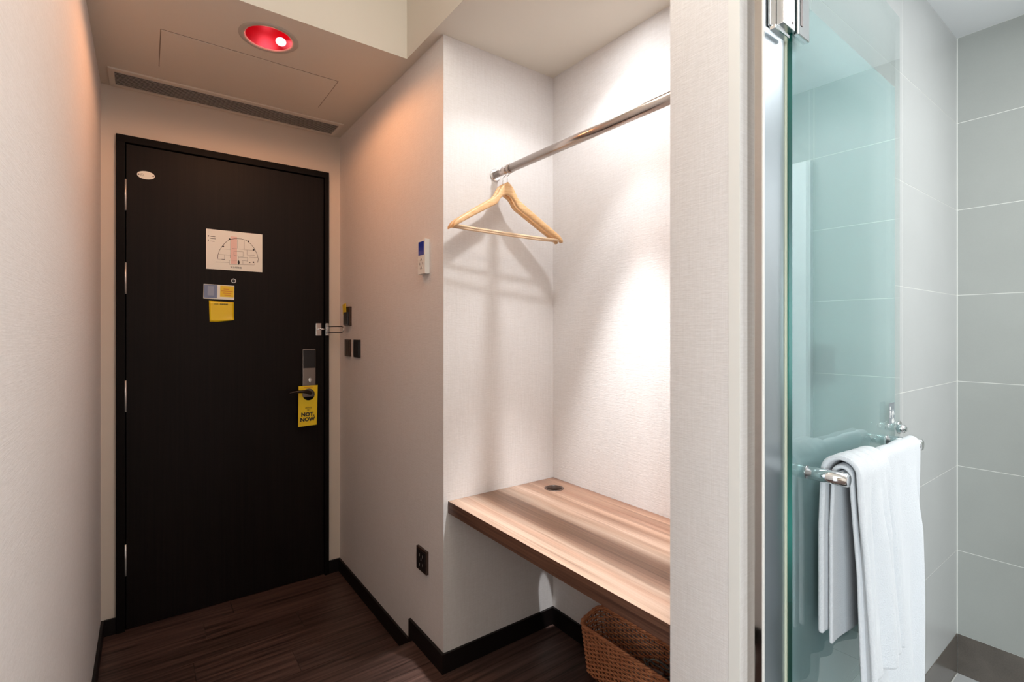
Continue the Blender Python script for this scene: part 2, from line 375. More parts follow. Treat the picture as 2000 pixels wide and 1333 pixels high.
# baseboards
BH = .068; BT = .010
st(box('baseboard_right', (XR-BT, YS+.04, ZL), (XR, YD-.0005, ZL+BH), M['base'], bevel=.0015))
bb = bmesh.new(); add_box(bb, (XR-BT, YN-BT, 0), (XR, YS+.0, BH)); add_box(bb, (XR-BT, YS, -.085), (XR, YS+.04, BH))
st(link('baseboard_right', bb, M['base']))
st(box('baseboard_niche', (XR, YN-BT, 0), (XB-BT, YN, BH), M['base'], bevel=.0012))
st(box('baseboard_niche', (XB-BT, .621, 0), (XB, YN, BH), M['base'], bevel=.0012))
st(box('baseboard_niche', (XR-BT, .611, 0), (XB-BT, .621, BH), M['base'], bevel=.0012))
st(box('baseboard_left', (XL, YS, ZL), (XL+BT, YD, ZL+BH), M['base'], bevel=.0015))
st(box('baseboard_left', (XL, -.15, 0), (XL+BT, YS, BH), M['base'], bevel=.0015))
st(box('baseboard_back', (XL+BT, YD-BT, ZL), (-.1005, YD, ZL+BH), M['base'], bevel=.0015))
st(box('baseboard_back', (.7815, YD-BT, ZL), (XR-BT, YD, ZL+BH), M['base'], bevel=.0015))
st(box('baseboard_pillar', (XR-BT, .487, 0), (XR-.0001, .611, BH), M['base'], bevel=.0015))

# ---------------- entrance door
d1 = empty('door_1', (.34, YD, ZL)); d1['kind'] = 'structure'
def rel(o, root):                      # parent keeping world coordinates of the mesh
    o.parent = root; o.matrix_parent_inverse = root.matrix_basis.inverted(); return o
def pbox(name, a, b, m, root, bevel=0.0): return rel(box(name, a, b, m, bevel=bevel), root)
d1.matrix_basis = Matrix.Translation((.34, YD, ZL))
fb = bmesh.new(); add_box(fb, (-.1, YD-.014, ZL), (-.070, YD+.10, .812+H)); add_box(fb, (.760, YD-.014, ZL), (.781, YD+.10, .812+H)); add_box(fb, (-.1, YD-.014, .812+H), (.781, YD+.10, .842+H))
rel(link('door_frame', fb, M['frame'], bevel=.0015), d1)
pbox('door_leaf', (-.066, YD-.002, ZL+.004), (.757, YD+.045, .808+H), M['door'], d1, .0012)
pbox('door_stop', (-.070, YD+.05, ZL), (.760, YD+.09, .81+H), M['blackmat'], d1)
for z0, z1 in ((.522, .654), (.164, .298), (-.342, -.208), (-1.044, -.910)):
    hb = bmesh.new(); add_cyl(hb, (-.0695, YD-.006, z0+H), (-.0695, YD-.006, z1+H), .006, n=16)
    for k in (1, 2, 3, 4):
        zz = z0 + (z1-z0)*k/5 + H; add_cyl(hb, (-.0695, YD-.006, zz-.0006), (-.0695, YD-.006, zz+.0006), .0063, n=16)
    rel(link('hinge', hb, M['silverlt']), d1)
YF = YD - .002                          # face of the door leaf
ph = lathe('peephole', [(.011, 0), (.0105, .003), (.008, .004), (.0068, .0015)], (0, 0, 0), M['chrome']); ph.rotation_euler = (PI/2, 0, 0); ph.location = (.339, YF, .244+H)
ph.parent = d1; ph.matrix_parent_inverse = d1.matrix_basis.inverted()
pl_ = rel(lathe('peephole_lens', [(.0069, .0016), (.004, .0028), (.0005, .0032)], (0, 0, 0), M['black']), d1); pl_.rotation_euler = (PI/2, 0, 0); pl_.location = (.339, YF, .244+H)
# lock plate with card reader, thumb turn and lever
lk = rel(box('lock_plate', (.648, YF-.016, -.335+H), (.712, YF, -.088+H), mat('brushed_lock_steel', (.28, .24, .22, 1), .35, .85), bevel=.004), d1)
def sub(o, p): o.parent = p; o.matrix_parent_inverse = (p.matrix_parent_inverse.inverted() if False else Matrix.Identity(4)); return o
def under(o, p, root):                  # sub-part in world coordinates
    o.parent = p; o.matrix_parent_inverse = (root.matrix_basis @ p.matrix_parent_inverse @ p.matrix_basis).inverted(); return o
under(box('card_reader', (.650, YF-.020, -.185+H), (.710, YF-.015, -.091+H), M['black'], bevel=.003), lk, d1)['label'] = 'glossy black card reader'
under(cyl('thumb_turn', (.681, YF-.028, -.246+H), (.681, YF-.015, -.246+H), .010, M['chrome'], bevel=.001), lk, d1)
under(box('thumb_lever', (.6785, YF-.036, -.258+H), (.6835, YF-.027, -.234+H), M['chrome'], bevel=.001), lk, d1)
lv = bmesh.new()
pts = [(.677, YF-.012, -.312+H), (.677, YF-.050, -.311+H), (.672, YF-.060, -.308+H), (.660, YF-.064, -.303+H), (.64, YF-.065, -.300+H), (.61, YF-.065, -.2985+H), (.590, YF-.065, -.300+H), (.574, YF-.061, -.306+H)]
add_tube(lv, pts, .008, 12, radii=[.011, .010, .010, .009, .0075, .0065, .006, .0055])
rel(link('lever_handle', lv, M['darkmetal']), d1)
# swing bar guard
gp = rel(box('guard_plate', (.716, YF-.004, -.019+H), (.744, YF, .046+H), M['chrome'], bevel=.0015), d1)
rel(box('guard_plate', (.762, YD-.019, -.019+H), (.7785, YD-.014, .046+H), M['chrome'], bevel=.0015), d1)
kb = bmesh.new(); add_cyl(kb, (.733, YF-.004, .014+H), (.733, YF-.020, .014+H), .005, n=16); add_tube(kb, [(.733, YF-.018, .014+H), (.742, YF-.022, .015+H), (.752, YF-.023, .015+H)], .0045, 10)
rel(link('guard_knob', kb, M['chrome']), d1)
gb = bmesh.new(); y_ = YD-.022
arc = [(.764, y_, .030), (.778, y_-.012, .0300), (.800, y_-.075, .0300), (.813, y_-.112, .0290), (.8165, y_-.122, .022), (.8165, y_-.122, .008), (.813, y_-.112, .001), (.800, y_-.075, .000), (.778, y_-.012, .000), (.764, y_, .000)]
add_tube(gb, [(a, b, c+H-.002) for a, b, c in arc], .0030, 8); add_cyl(gb, (.7685, y_, -.010+H), (.7685, y_, .040+H), .0048, n=14)
rel(link('guard_bar', gb, M['chrome']), d1)

# ---------------- bathroom surfaces
GZ = [1.071, .760, .444, .134, -.179, -.487, -.795, -1.099]
wt = st(box('wall_bathroom_end', (.985, .4975, -.06), (2.392, .5049, 2.27), M['grout']))
cols = [(.986, 1.197), (1.199, 1.797), (1.799, 2.382)]
for k in range(7):
    for xa, xb in cols:
        box('tile', (xa, .497, GZ[k+1]+H+.0010), (xb-.001, .4974, GZ[k]+H-.0010), M['tile'], wt)
ct = [(.986, 1.497), (1.4985, 1.828), (1.8295, 2.3815)]
for xa, xb in ct: box('skirting_tile', (xa, .4955, -.046), (xb, .4974, GZ[7]+H), M['tiledark'], wt)
wr = st(box('wall_bathroom_right', (2.3826, -1.60, -.06), (2.3919, .4984, 2.27), M['grout']))
rowsY = [(-1.58, -.90), (-.898, -.058), (-.056, .4955)]
for k in range(7):
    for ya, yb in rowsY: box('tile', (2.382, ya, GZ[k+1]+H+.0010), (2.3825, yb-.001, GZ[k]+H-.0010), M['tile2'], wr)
for ya, yb in rowsY: box('skirting_tile', (2.380, ya, -.046), (2.3825, yb-.001, GZ[7]+H), M['tiledark'], wr)
fbm = st(box('floor', (.985, -1.60, -.16), (2.392, .505, -.0475), M['grout']))
xs = [.987, 1.285, 1.585, 1.885, 2.185, 2.380]; ysf = [.494, .195, -.105, -.405, -.705, -1.005, -1.305, -1.598]
for i in range(5):
    for j in range(7): box('floor_tile', (xs[i]+.001, ysf[j+1]+.001, -.0474), (xs[i+1]-.002, ysf[j]-.002, -.0455), M['tilefloor'], fbm)
bk = st(box('trim_3', (.855, -.32, -.10), (.985, .4375, -.001), M['tiledark']))     # threshold under the glass door

# ---------------- glass door
d2 = empty('door_2', (.949, .4265, 0), math.radians(1.2)); d2['kind'] = 'structure'
jb = bmesh.new(); fs = add_box(jb, (.866, .4375, 0), (.985, .5045, ZC)); 
jo = link('door_jamb', jb, [M['satin'], M['mirror']])
for p in jo.data.polygons:
    if p.normal.x < -.5: p.material_index = 1
jo.parent = d2; d2m = Matrix.Translation((.949, .4265, 0)) @ Matrix.Rotation(math.radians(1.2), 4, 'Z'); jo.matrix_parent_inverse = d2m.inverted()
def rel2(o): o.parent = d2; o.matrix_parent_inverse = d2m.inverted(); return o
rel2(box('jamb_bead', (.8645, .4362, 0), (.8685, .4390, ZC), M['trimpaint']))
rel2(box('seal_strip', (.9435, .4345, 0), (.9478, .4374, 2.0), mat('pale_seal', (0.55, 0.57, 0.44, 1), 0.5)))
GT = .812+H; GB = -.030
pb = bmesh.new(); add_box(pb, (0, 0, GB), (.619, .0095, GT))
po = link('glass_pane', pb, [M['glass'], M['glassedge']], d2)
for p in po.data.polygons:
    if abs(p.normal.y) < .5: p.material_index = 1
for pnt in po.data.polygons:
    if pnt.normal.x > .5 or pnt.normal.z > .5: pnt.material_index = 0
box('frosted_film', (.002, .0098, GB+.002), (.617, .0102, .634+H), M['film'], d2)
# hinges of the glass door (upper one in view, lower one near the floor)
def ghinge(z0, z1):
    hb = bmesh.new()
    add_box(hb, (-.070, .0065, z0), (-.012, .0108, z1))                       # plate on the jamb
    h = link('hinge', hb, M['chrome'], d2, bevel=.001)
    cb = bmesh.new(); add_box(cb, (.004, -.0085, z0+.004), (.052, -.0003, z1)); link('clamp_plate', cb, M['chrome'], h, bevel=.0018)
    cb = bmesh.new(); add_box(cb, (.014, -.0092, z0+.022), (.022, -.0084, z1-.01)); link('slot', cb, M['darkmetal'], h)
    cb = bmesh.new(); add_box(cb, (-.048, -.006, z0+.006), (-.003, .006, z1-.001)); link('knuckle', cb, M['steel'], h, bevel=.0012)
    cb = bmesh.new(); add_box(cb, (-.074, -.004, z0-.012), (-.020, .0062, z0-.006)); link('foot_plate', cb, M['chrome'], h, bevel=.001)
    cb = bmesh.new(); add_cyl(cb, (-.012, -.0065, z0+.018), (-.012, -.0055, z0+.018), .003, n=14); link('screw', cb, M['darkmetal'], h)
ghinge(.538+H, .64+H); ghinge(.16, .26)
# white panel added out of view to give the glass a bright reflection
d3 = st(box('reflection_panel', (2.352, -.78, -.04), (2.3799, -.060, .75+H), mat('white_panel_paint', (0.86, 0.88, 0.90, 1), 0.25), bevel=.002))
box('panel_facing', (-.003, 0, 0), (0, .50, 1.7), M['white'], None).parent = d3
d3.children[0].location = (2.352, -.70, .12)

# ================================================================== CEILING FITTINGS
C0 = (.354, 1.935, ZC)
rd = empty('red_downlight', (C0[0], C0[1], ZC)); tag(rd, 'round recessed ceiling downlight with a glowing red bowl in the entry ceiling', 'ceiling light')
rr = [(.0765, .0), (.079, -.0035), (.093, -.003), (.0965, -.0005), (.0965, 0)]
lathe('trim_ring', [(.0745, .012), (.0745, .0), (.079, -.004), (.092, -.0035), (.0965, -.0003)], (0,0,0), M['grille'], rd)
lathe('reflector_bowl', [(.0742, .0), (.072, .02), (.066, .05), (.055, .08), (.03, .10), (.001, .105)], (0,0,0), M['red'], rd)
bb_ = bmesh.new(); bmesh.ops.create_uvsphere(bb_, u_segments=24, v_segments=12, radius=.018)
for v in bb_.verts: v.co.z *= .75
link('bulb_hotspot', bb_, M['bulb_hotspot'], rd, smooth=True, loc=(.046, .034, .019))  # glowing bulb set off centre, stands in for the bowl's reflected hot spot
nd = empty('downlight', (1.07, 1.07, ZC)); tag(nd, 'small warm spotlight recessed in the wardrobe niche ceiling above the rod', 'ceiling light')
lathe('trim_ring', [(.040, .006), (.040, -.001), (.052, -.002), (.056, 0)], (0,0,0), M['silverlt'], nd)
lathe('lens', [(.040, .012), (.02, .011), (.0005, .010)], (0,0,0), M['lens'], nd)
# access panel
ap = empty('access_panel', (.345, 2.245, ZC)); tag(ap, 'flush rectangular access hatch in the entry ceiling between red lamp and vent', 'hatch')
box('hatch_panel', (-.300, -.146, -.0022), (.300, .146, 0), M['ceil'], ap)
gpm = bmesh.new()
for a, b in (((-.303,-.149), (.303,-.147)), ((-.303,.147), (.303,.149)), ((-.303,-.149), (-.301,.149)), ((.301,-.149), (.303,.149))): add_box(gpm, (a[0], a[1], -.0006), (b[0], b[1], 0))
link('seam', gpm, mat('seam_shadow_gap', (0.20, 0.15, 0.11, 1), .9), ap)
# vent grille
vg = empty('air_vent', (.34, 2.60, ZC)); tag(vg, 'long narrow slatted air grille in the ceiling just in front of the door wall', 'air vent')
vb = bmesh.new(); X0, X1, Y0, Y1 = -.460, .465, -.088, .088
for a, b in (((X0,Y0), (X1,Y0+.026)), ((X0,Y1-.020), (X1,Y1)), ((X0,Y0+.026), (X0+.020,Y1-.020)), ((X1-.020,Y0+.026), (X1,Y1-.020))): add_box(vb, (a[0], a[1], -.006), (b[0], b[1], 0))
link('vent_frame', vb, M['ceil'], vg, bevel=.0015)
box('backing', (X0+.02, Y0+.026, -.0009), (X1-.02, Y1-.02, -.0002), mat('vent_backing', (.06, .05, .04, 1), .9), vg)
ns = 10; sy0 = Y0+.026; dy = (Y1-.020-sy0)/ns
for k in range(ns):
    sb = bmesh.new(); yy = sy0 + dy*(k+.5)
    add_box(sb, (X0+.0205, -.0056, -.0010), (X1-.0205, .0056, .0008))
    s_ = link('slat', sb, M['grille'], vg); s_.location = (0, yy, -.0042); s_.rotation_euler = (math.radians(28), 0, 0)

# ================================================================== THINGS ON THE DOOR
def onwall(o, loc): o.location = loc; return o
# evacuation plan
ev = empty('floor_plan_notice', (.345, YF, .387+H)); tag(ev, 'white fire escape plan card with a half round building drawing on the dark door', 'notice')
EW, EH = .118, .093
box('card', (-EW, -.0015, -EH), (EW, 0, EH), M['paperw'], ev)
pr = bmesh.new(); P2 = lambda x, z: (x, -.0019, z)
def seg(bm, x0, z0, x1, z1, w=.0009):
    d = Vector((x1-x0, z1-z0)); n = Vector((-d.y, d.x)).normalized()*w/2
    vs_ = [bm.verts.new(P2(x0+n.x, z0+n.y)), bm.verts.new(P2(x1+n.x, z1+n.y)), bm.verts.new(P2(x1-n.x, z1-n.y)), bm.verts.new(P2(x0-n.x, z0-n.y))]
    bm.faces.new(vs_)
# image pixels of the card (970 x 500 crop) to card coordinates
def cx_(u): return (u-467)/333*EW
def cz_(u, v): return -(v-(346+ (u-467)*.055))/250*EH*1.0
arcp = [(265, 450), (268, 400), (285, 345), (310, 300), (350, 245), (405, 200), (470, 186), (540, 186), (600, 200), (660, 250), (705, 310), (735, 380), (750, 440), (742, 488)]
for a, b in zip(arcp, arcp[1:]): seg(pr, cx_(a[0]), cz_(*a), cx_(b[0]), cz_(*b), .0018)
lines = [(413,200,413,320),(497,200,497,310),(577,205,577,320),(300,325,413,325),(430,315,577,318),(577,325,700,330),(280,395,410,402),(413,325,413,402),(460,348,565,352),(455,350,455,405),(565,352,565,415),
 (455,405,565,415),(610,330,610,395),(610,395,705,395),(345,402,345,455),(265,455,350,460),(410,402,410,440),(505,410,505,460),(505,425,615,428),(615,420,615,480),(640,420,735,424),(400,465,400,520),(400,520,700,520),(400,465,490,465),(545,465,620,470),(560,470,560,512),(705,495,705,520),(240,492,400,495)]
for l in lines: seg(pr, cx_(l[0]), cz_(l[0], l[1]), cx_(l[2]), cz_(l[2], l[3]))
def blob(bm, u, v, ru, rv):
    vs_ = [bm.verts.new(P2(cx_(u+ru*math.cos(a*PI/4)), cz_(u, v+rv*math.sin(a*PI/4)))) for a in range(8)]; bm.faces.new(vs_)
for b in ((403,196,11,11),(628,214,11,11),(328,292,11,11),(692,322,12,11),(690,485,10,10),(645,491,7,6),(510,492,12,28),(328,458,26,4),(160,167,8,8),(158,222,5,12)): blob(pr, *b)
for v_, w_ in ((172,55),(198,60),(232,45)): seg(pr, cx_(182), cz_(182, v_), cx_(182+w_), cz_(182, v_), .0022)
link('printed_plan', pr, M['ink'], ev)['kind'] = 'stuff'
pk = bmesh.new(); 
for q in ((415,320,150,500,), ):
    add_box(pk, (cx_(415), -.0016, cz_(450,515)), (cx_(490), -.0015, cz_(450,160)))
link('pink_route', pk, M['pink'], ev)
text('lettering', '安全疏散图', .0095, M['ink'], ev, (.004, -.0019, -.079))
# oval plaque
ov = empty('oval_plaque', (.0025, YF, .685+H)); tag(ov, 'small white oval plaque screwed to the upper left corner of the dark door', 'plaque')
ob = bmesh.new(); add_cyl(ob, (0,0,0), (0,-.002,0), 1, n=40); 
for v in ob.verts: v.co.x *= .0315; v.co.z *= .0175
link('plate', ob, M['paperw'], ov)
for sx in (-.0255, .0255): cyl('screw', (sx, -.0035, 0), (sx, -.002, 0), .0028, M['darkmetal'], ov, n=12)
ring = [( -.014+.0055*math.cos(a), -.0022, .0055*math.sin(a)) for a in [2*PI*i/20 for i in range(20)]]
tube('emblem_ring', ring, .0005, M['ink'], ov, 5, True)
text('lettering', 'C', .008, M['ink'], ov, (-.014, -.0022, 0))
# info card
ic = empty('info_card', (.279, YF, .188+H)); tag(ic, 'narrow card, blue grey left half and yellow right half, stuck below the peephole', 'card')
ic.rotation_euler = (0, math.radians(1.0), 0)
box('card', (-.0625, -.003, -.034), (.0625, 0, .034), M['paperw'], ic, bevel=.001)
box('photo_print', (-.061, -.0034, -.030), (-.008, -.003, .032), M['bluegrey'], ic)
box('photo_print', (-.046, -.0037, -.018), (-.022, -.0034, .026), mat('grey_blue_print', lin(150, 160, 185), .4), ic)['label'] = 'pale phone outline'
box('yellow_print', (.004, -.0034, -.022), (.061, -.003, .031), M['yellow'], ic)
lb = bmesh.new()
for k, (xa, xb) in enumerate(((.018, .040), (.008, .056), (.014, .050), (.022, .048))): add_box(lb, (xa, -.0036, .014-k*.0095), (xb, -.0034, .0165-k*.0095))
link('printed_lines', lb, M['orange'], ic)
# yellow square card
yc = empty('yellow_card', (.289, YF, .097+H)); tag(yc, 'square yellow card under the narrow card on the door, lower corner curling', 'card')
yb_ = bmesh.new(); n = 10; g_ = []
for i in range(n+1):
    row = []
    for j in range(n+1):
        x = -.051 + .102*i/n; z = .049 - .098*j/n + (-.004*i/n if j < 3 else 0)
        c = max(0, (i/n-.35))*max(0, (j/n-.72))
        row.append(yb_.verts.new((x + .003*j/n*(1 if i == 0 else 0), -.001 - c*.05, z + c*.05)))
    g_.append(row)
for i in range(n):
    for j in range(n): yb_.faces.new((g_[i][j], g_[i+1][j], g_[i+1][j+1], g_[i][j+1]))
yo = link('card', yb_, M['yellow'], yc, smooth=True); sm_ = yo.modifiers.new('s', 'SOLIDIFY'); sm_.thickness = .0008
text('lettering', 'WIFI · 智能客服', .0082, M['ink'], yc, (-.002, -.0022, .033))
# door hanger tag
tg = empty('door_hanger_tag', (.668, YF-.040, -.375+H)); tag(tg, 'yellow paper tag reading not now hanging from the lever handle', 'door tag')
TW, TH = .0465, .1005
hb_ = bmesh.new(); cz = .056; R = .030; nn = 40
outer = [(-TW+.003, TH), (TW+.003, TH+.001), (TW-.006, -TH), (-TW-.003, -TH-.003)]
ov_ = [hb_.verts.new((x, 0, z)) for x, z in outer]; iv_ = [hb_.verts.new((.004+R*math.cos(2*PI*i/nn), 0, cz+R*math.sin(2*PI*i/nn))) for i in range(nn)]
es = [hb_.edges.new((ov_[i], ov_[(i+1)%4])) for i in range(4)] + [hb_.edges.new((iv_[i], iv_[(i+1)%nn])) for i in range(nn)]
bmesh.ops.triangle_fill(hb_, use_beauty=True, edges=es)
r_ = bmesh.ops.extrude_face_region(hb_, geom=list(hb_.faces))
for v in [g for g in r_['geom'] if isinstance(g, bmesh.types.BMVert)]: v.co.y = .0008
link('paper_tag', hb_, M['yellow'], tg)
text('lettering', 'NOT.', .0265, M['ink'], tg, (-.002, -.0004, -.045), bold=.0014)
text('lettering', 'NOW', .0265, M['ink'], tg, (-.004, -.0004, -.070), bold=.0014)
text('lettering', '请勿打扰', .0085, M['ink'], tg, (.002, -.0004, -.012)); text('lettering', '别敲门', .005, M['ink'], tg, (.002, -.0004, -.022))
box('printed_line', (-.020, -.0003, .0912), (.024, 0, .0938), M['orange'], tg)
tg.rotation_euler = (math.radians(-4), 0, 0)

# ================================================================== RIGHT WALL FITTINGS
def plate(name, yc_, zc, w, h, t, m, label, cat, group=None):
    e = empty(name, (XR, yc_, zc+H)); tag(e, label, cat, group)
    box('plate', (-t, -w/2, -h/2), (0, w/2, h/2), m, e, bevel=.0015); return e
tm = plate('thermostat', 1.6825, .279, .059, .128, .019, M['white'], 'white wall thermostat with a dark blue display on the corridor wall', 'thermostat')
box('display', (-.0198, -.021, .006), (-.0188, .023, .056), M['screen'], tm); tm.children[-1]['label'] = 'dark blue display'
for (a, z_, w_) in ((0, -.010, .016), (-.012, -.025, .012), (.012, -.025, .012), (0, -.040, .014)):
    box('button', (-.0200, a-w_/2, z_-.004), (-.0188, a+w_/2, z_+.004), M['silverlt'], tm, bevel=.0008)
so = plate('wall_socket', 1.702, -.855, .083, .085, .010, M['bronze_pl'], 'black brown power socket low on the corridor wall near the corner', 'socket')
box('insert', (-.0108, -.034, -.035), (-.0098, .034, .035), M['black'], so, bevel=.001)
for (a, z_) in ((-.012, .016), (.012, .016), (-.012, -.016), (.012, -.020), (0, .002)): box('slot', (-.0112, a-.0012, z_-.005), (-.0107, a+.0012, z_+.005), M['silverlt'], so)
sw = plate('light_switch', 2.555, -.081, .078, .087, .010, M['bronze_pl'], 'dark brown switch plate nearer the door of the pair under the key card', 'light switch', 'corridor switches')
box('rocker', (-.0122, -.032, -.035), (-.0098, -.001, .035), M['bronze_pl'], sw, bevel=.001); box('rocker', (-.0122, .001, -.035), (-.0098, .032, .035), M['bronze_pl'], sw, bevel=.001)
sw = plate('light_switch', 2.418, -.081, .078, .087, .010, M['black'], 'black switch plate on the corridor wall, farther from the door of the pair', 'light switch', 'corridor switches')
box('rocker', (-.0122, -.033, -.036), (-.0098, .033, .036), M['black'], sw, bevel=.001)
kc = plate('key_card_holder', 2.550, .080, .080, .098, .012, M['bronze_pl'], 'dark key card power holder on the corridor wall above the switches', 'card holder')
box('card_pocket', (-.020, -.034, -.044), (-.0115, .034, .022), M['black'], kc, bevel=.003)
ky = empty('key_card', (XR-.0175, 2.570, .105+H)); tag(ky, 'yellow key card sticking out of the dark holder on the corridor wall', 'key card')
ky.rotation_euler = (math.radians(-6), 0, 0)
box('card', (-.0006, -.026, -.015), (.0006, .026, .040), M['yellow'], ky, bevel=.0004)
# dark plate on the bathroom tiles behind the glass
bp = empty('tile_wall_plate', (1.238, .497, -.074+H)); tag(bp, 'dark square plate on the bathroom tiles, blurred behind the frosted glass door', 'wall plate')
box('plate', (-.050, -.013, -.043), (.050, 0, .043), mat('slate_plate', (0.03, 0.04, 0.05, 1), .4), bp, bevel=.003)
box('insert', (-.036, -.0145, -.030), (.036, -.0128, .030), M['black'], bp, bevel=.001)

# ================================================================== NICHE
ZS = -.597+H
sh = empty('wall_shelf', (1.10, 1.08, ZS)); tag(sh, 'thick striped light wood shelf spanning the wardrobe niche', 'shelf')
so_ = slab_hole('shelf_board', .860-1.10, XB-1.10-.001, .612-1.08, YN-1.08-.001, -.042, 0, .158, .355, .031, [M['shelf'], M['shelfshade']], sh)
for p in so_.data.polygons:
    if abs(p.normal.z) < .5: p.material_index = 1
gr = lathe('cable_grommet', [(.0295, -.020), (.0295, .0005), (.0315, .0016), (.0365, .0014), (.0378, .0002)], (.158, .355, 0), M['bronze_pl'], sh); gr['label'] = 'round dark cable grommet'
# rod
rz = .591+H
ro = empty('clothes_rod', (1.06, YN, rz)); tag(ro, 'brushed metal clothes rod running across the wardrobe niche', 'clothes rod')
cyl('flange', (0, -.0005, 0), (0, -.008, 0), .022, M['chrome'], ro, bevel=.002)
cyl('pole', (0, -.006, 0), (0, -.11, 0), .0125, M['rod'], ro)
cyl('collar', (0, -.088, 0), (0, -.104, 0), .0165, M['rod'], ro, bevel=.001)
cyl('pole', (0, -.104, 0), (0, -.9355, -.004), .0155, M['rod'], ro)
cyl('flange', (0, -.9355, -.004), (0, -.927, -.004), .022, M['chrome'], ro, bevel=.002)
# hangers
def hanger(y, yaw, tilt, label, dz=0.0):
    # lower edge of the hook seat rests on the pole
    e = empty('coat_hanger', (1.06, y, rz+.0125)); e.rotation_euler = (0, tilt, yaw); tag(e, label, 'hanger', 'wooden hangers on the rod')
    HZ = -.062
    # wooden body: swept section along a curve in x, plan curve in y, arch in z
    bm = bmesh.new(); rings = []; n = 44; W = .232
    for i in range(n+1):
        t = -1 + 2*i/n; a = abs(t); x = t*W
        e_ = max(0, min(1, (a-.085)/.13)); topz = HZ + .004*(1-min(1, a/.10)**2) - .150*a**1.05 - .026*e_*e_*(3-2*e_)
        hgt = .033 + .012*math.exp(-(a/.13)**2) - .014*a
        wd = .0065 + .0035*a**1.5 + .0015*math.exp(-(a/.1)**2)
        if a > .93:
            k = (a-.93)/.07; hgt *= (1-.45*k*k); topz -= .010*k*k
        yy = -.028*a**1.6
        ring_ = []
        for (sy, sz) in ((-1, -.15), (-1, -.85), (-.6, -1), (.6, -1), (1, -.85), (1, -.15), (.6, 0), (-.6, 0)):
            ring_.append(bm.verts.new((x, yy + sy*wd, topz + sz*hgt)))
        rings.append(ring_)
    for i in range(n):
        for k in range(8):
            f = bm.faces.new((rings[i][k], rings[i][(k+1)%8], rings[i+1][(k+1)%8], rings[i+1][k])); f.smooth = True
    bm.faces.new(rings[0]); bm.faces.new(rings[-1])
    link('wooden_body', bm, M['beech'], e)
    zb = HZ - .150 - .026 - .0130
    tube('trouser_bar', [(-.222, -.0275, zb+.003), (-.15, -.0275, zb+.001), (0, -.0275, zb), (.15, -.0275, zb+.001), (.222, -.0275, zb+.003)], .0042, M['beech2'], e)
    hp = [(0, 0, HZ-.02), (0, 0, HZ+.012), (.001, 0, -.036), (.007, 0, -.030), (.0150, 0, -.022)]
    for k in range(17):
        a_ = math.radians(-38 + k*14.0); rr_ = .0152
        hp.append((rr_*math.cos(a_)+.0, 0, -.0125+rr_*math.sin(a_)))
    tube('hook', hp, .0017, M['chrome'], e, 8)
    return e
hanger(1.466, math.radians(-3), math.radians(.8), 'beech clothes hanger with trouser bar, the front one of two on the rod')
hanger(1.494, math.radians(-2.5), math.radians(.7), 'beech clothes hanger almost hidden behind the other hanger on the rod')

# basket
BX0, BX1, BY0, BY1, BHT = 1.222, 1.336, .70, 1.272, .172
bs = empty('wicker_basket', ((BX0+BX1)/2, (BY0+BY1)/2, 0)); tag(bs, 'brown woven wicker basket on the floor under the wooden shelf', 'basket')
def rrect(hx, hy, r, n):
    per = []
    segs = [((hx, -hy+r), (hx, hy-r)), 'c0', ((hx-r, hy), (-hx+r, hy)), 'c1', ((-hx, hy-r), (-hx, -hy+r)), 'c2', ((-hx+r, -hy), (hx-r, -hy)), 'c3']
    cs = {'c0': (hx-r, hy-r, 0), 'c1': (-hx+r, hy-r, PI/2), 'c2': (-hx+r, -hy+r, PI), 'c3': (hx-r, -hy+r, 3*PI/2)}
    pts_ = []
    for s_ in segs:
        if isinstance(s_, str):
            cx, cy, a0 = cs[s_]
            for k in range(1, 12): a = a0 + PI/2*k/12; pts_.append((cx+r*math.cos(a), cy+r*math.sin(a)))
        else:
            (xa, ya), (xb, yb) = s_; m_ = max(2, int(math.hypot(xb-xa, yb-ya)/.004))
            for k in range(m_+1): pts_.append((xa+(xb-xa)*k/m_, ya+(yb-ya)*k/m_))
    # resample evenly
    L_ = [0.0]
    for i in range(len(pts_)): a, b = pts_[i], pts_[(i+1)%len(pts_)]; L_.append(L_[-1]+math.hypot(b[0]-a[0], b[1]-a[1]))
    out_ = []; j = 0
    for i in range(n):
        s_ = L_[-1]*i/n
        while L_[j+1] < s_: j += 1
        a, b = pts_[j], pts_[(j+1)%len(pts_)]; f_ = (s_-L_[j])/max(1e-9, L_[j+1]-L_[j])
        out_.append((a[0]+(b[0]-a[0])*f_, a[1]+(b[1]-a[1])*f_))
    return out_
hz = lambda x: .030*(x+.053)/.106
NS = 66; hx, hy = (BX1-BX0)/2-.004, (BY1-BY0)/2-.004
def ringat(t, n, off=0.0):
    s_ = -.016*(1-t); return rrect(hx+s_+off, hy+s_+off, .030+s_*.3+off, n)
wm = bmesh.new(); rows_ = 22
for k in range(rows_):
    t = (k+.5)/rows_; base = ringat(t, NS*4); pts_ = []
    for i, (x, y) in enumerate(base):
        x2, y2 = base[(i+1) % len(base)]; dx, dy = x2-x, y2-y; l_ = math.hypot(dx, dy) or 1; nx, ny = dy/l_, -dx/l_
        o_ = .0024*math.cos(PI*i/4 + PI*(k % 2)); pts_.append((x+nx*o_, y+ny*o_, .006+t*(BHT-.012+hz(x))))
    add_tube(wm, pts_, .0030, 6, True)
wo = link('woven_side', wm, M['wicker'], bs); wo['kind'] = 'stuff'
sm2 = bmesh.new(); b0 = ringat(0, NS); b1 = ringat(1, NS)
for i in range(NS): add_tube(sm2, [(b0[i][0], b0[i][1], .003), (b1[i][0], b1[i][1], BHT-.002+hz(b1[i][0]))], .0019, 5)
so2 = link('stakes', sm2, M['wickerdark'], bs); so2['kind'] = 'stuff'
rm = bmesh.new(); rb = ringat(1, 300)
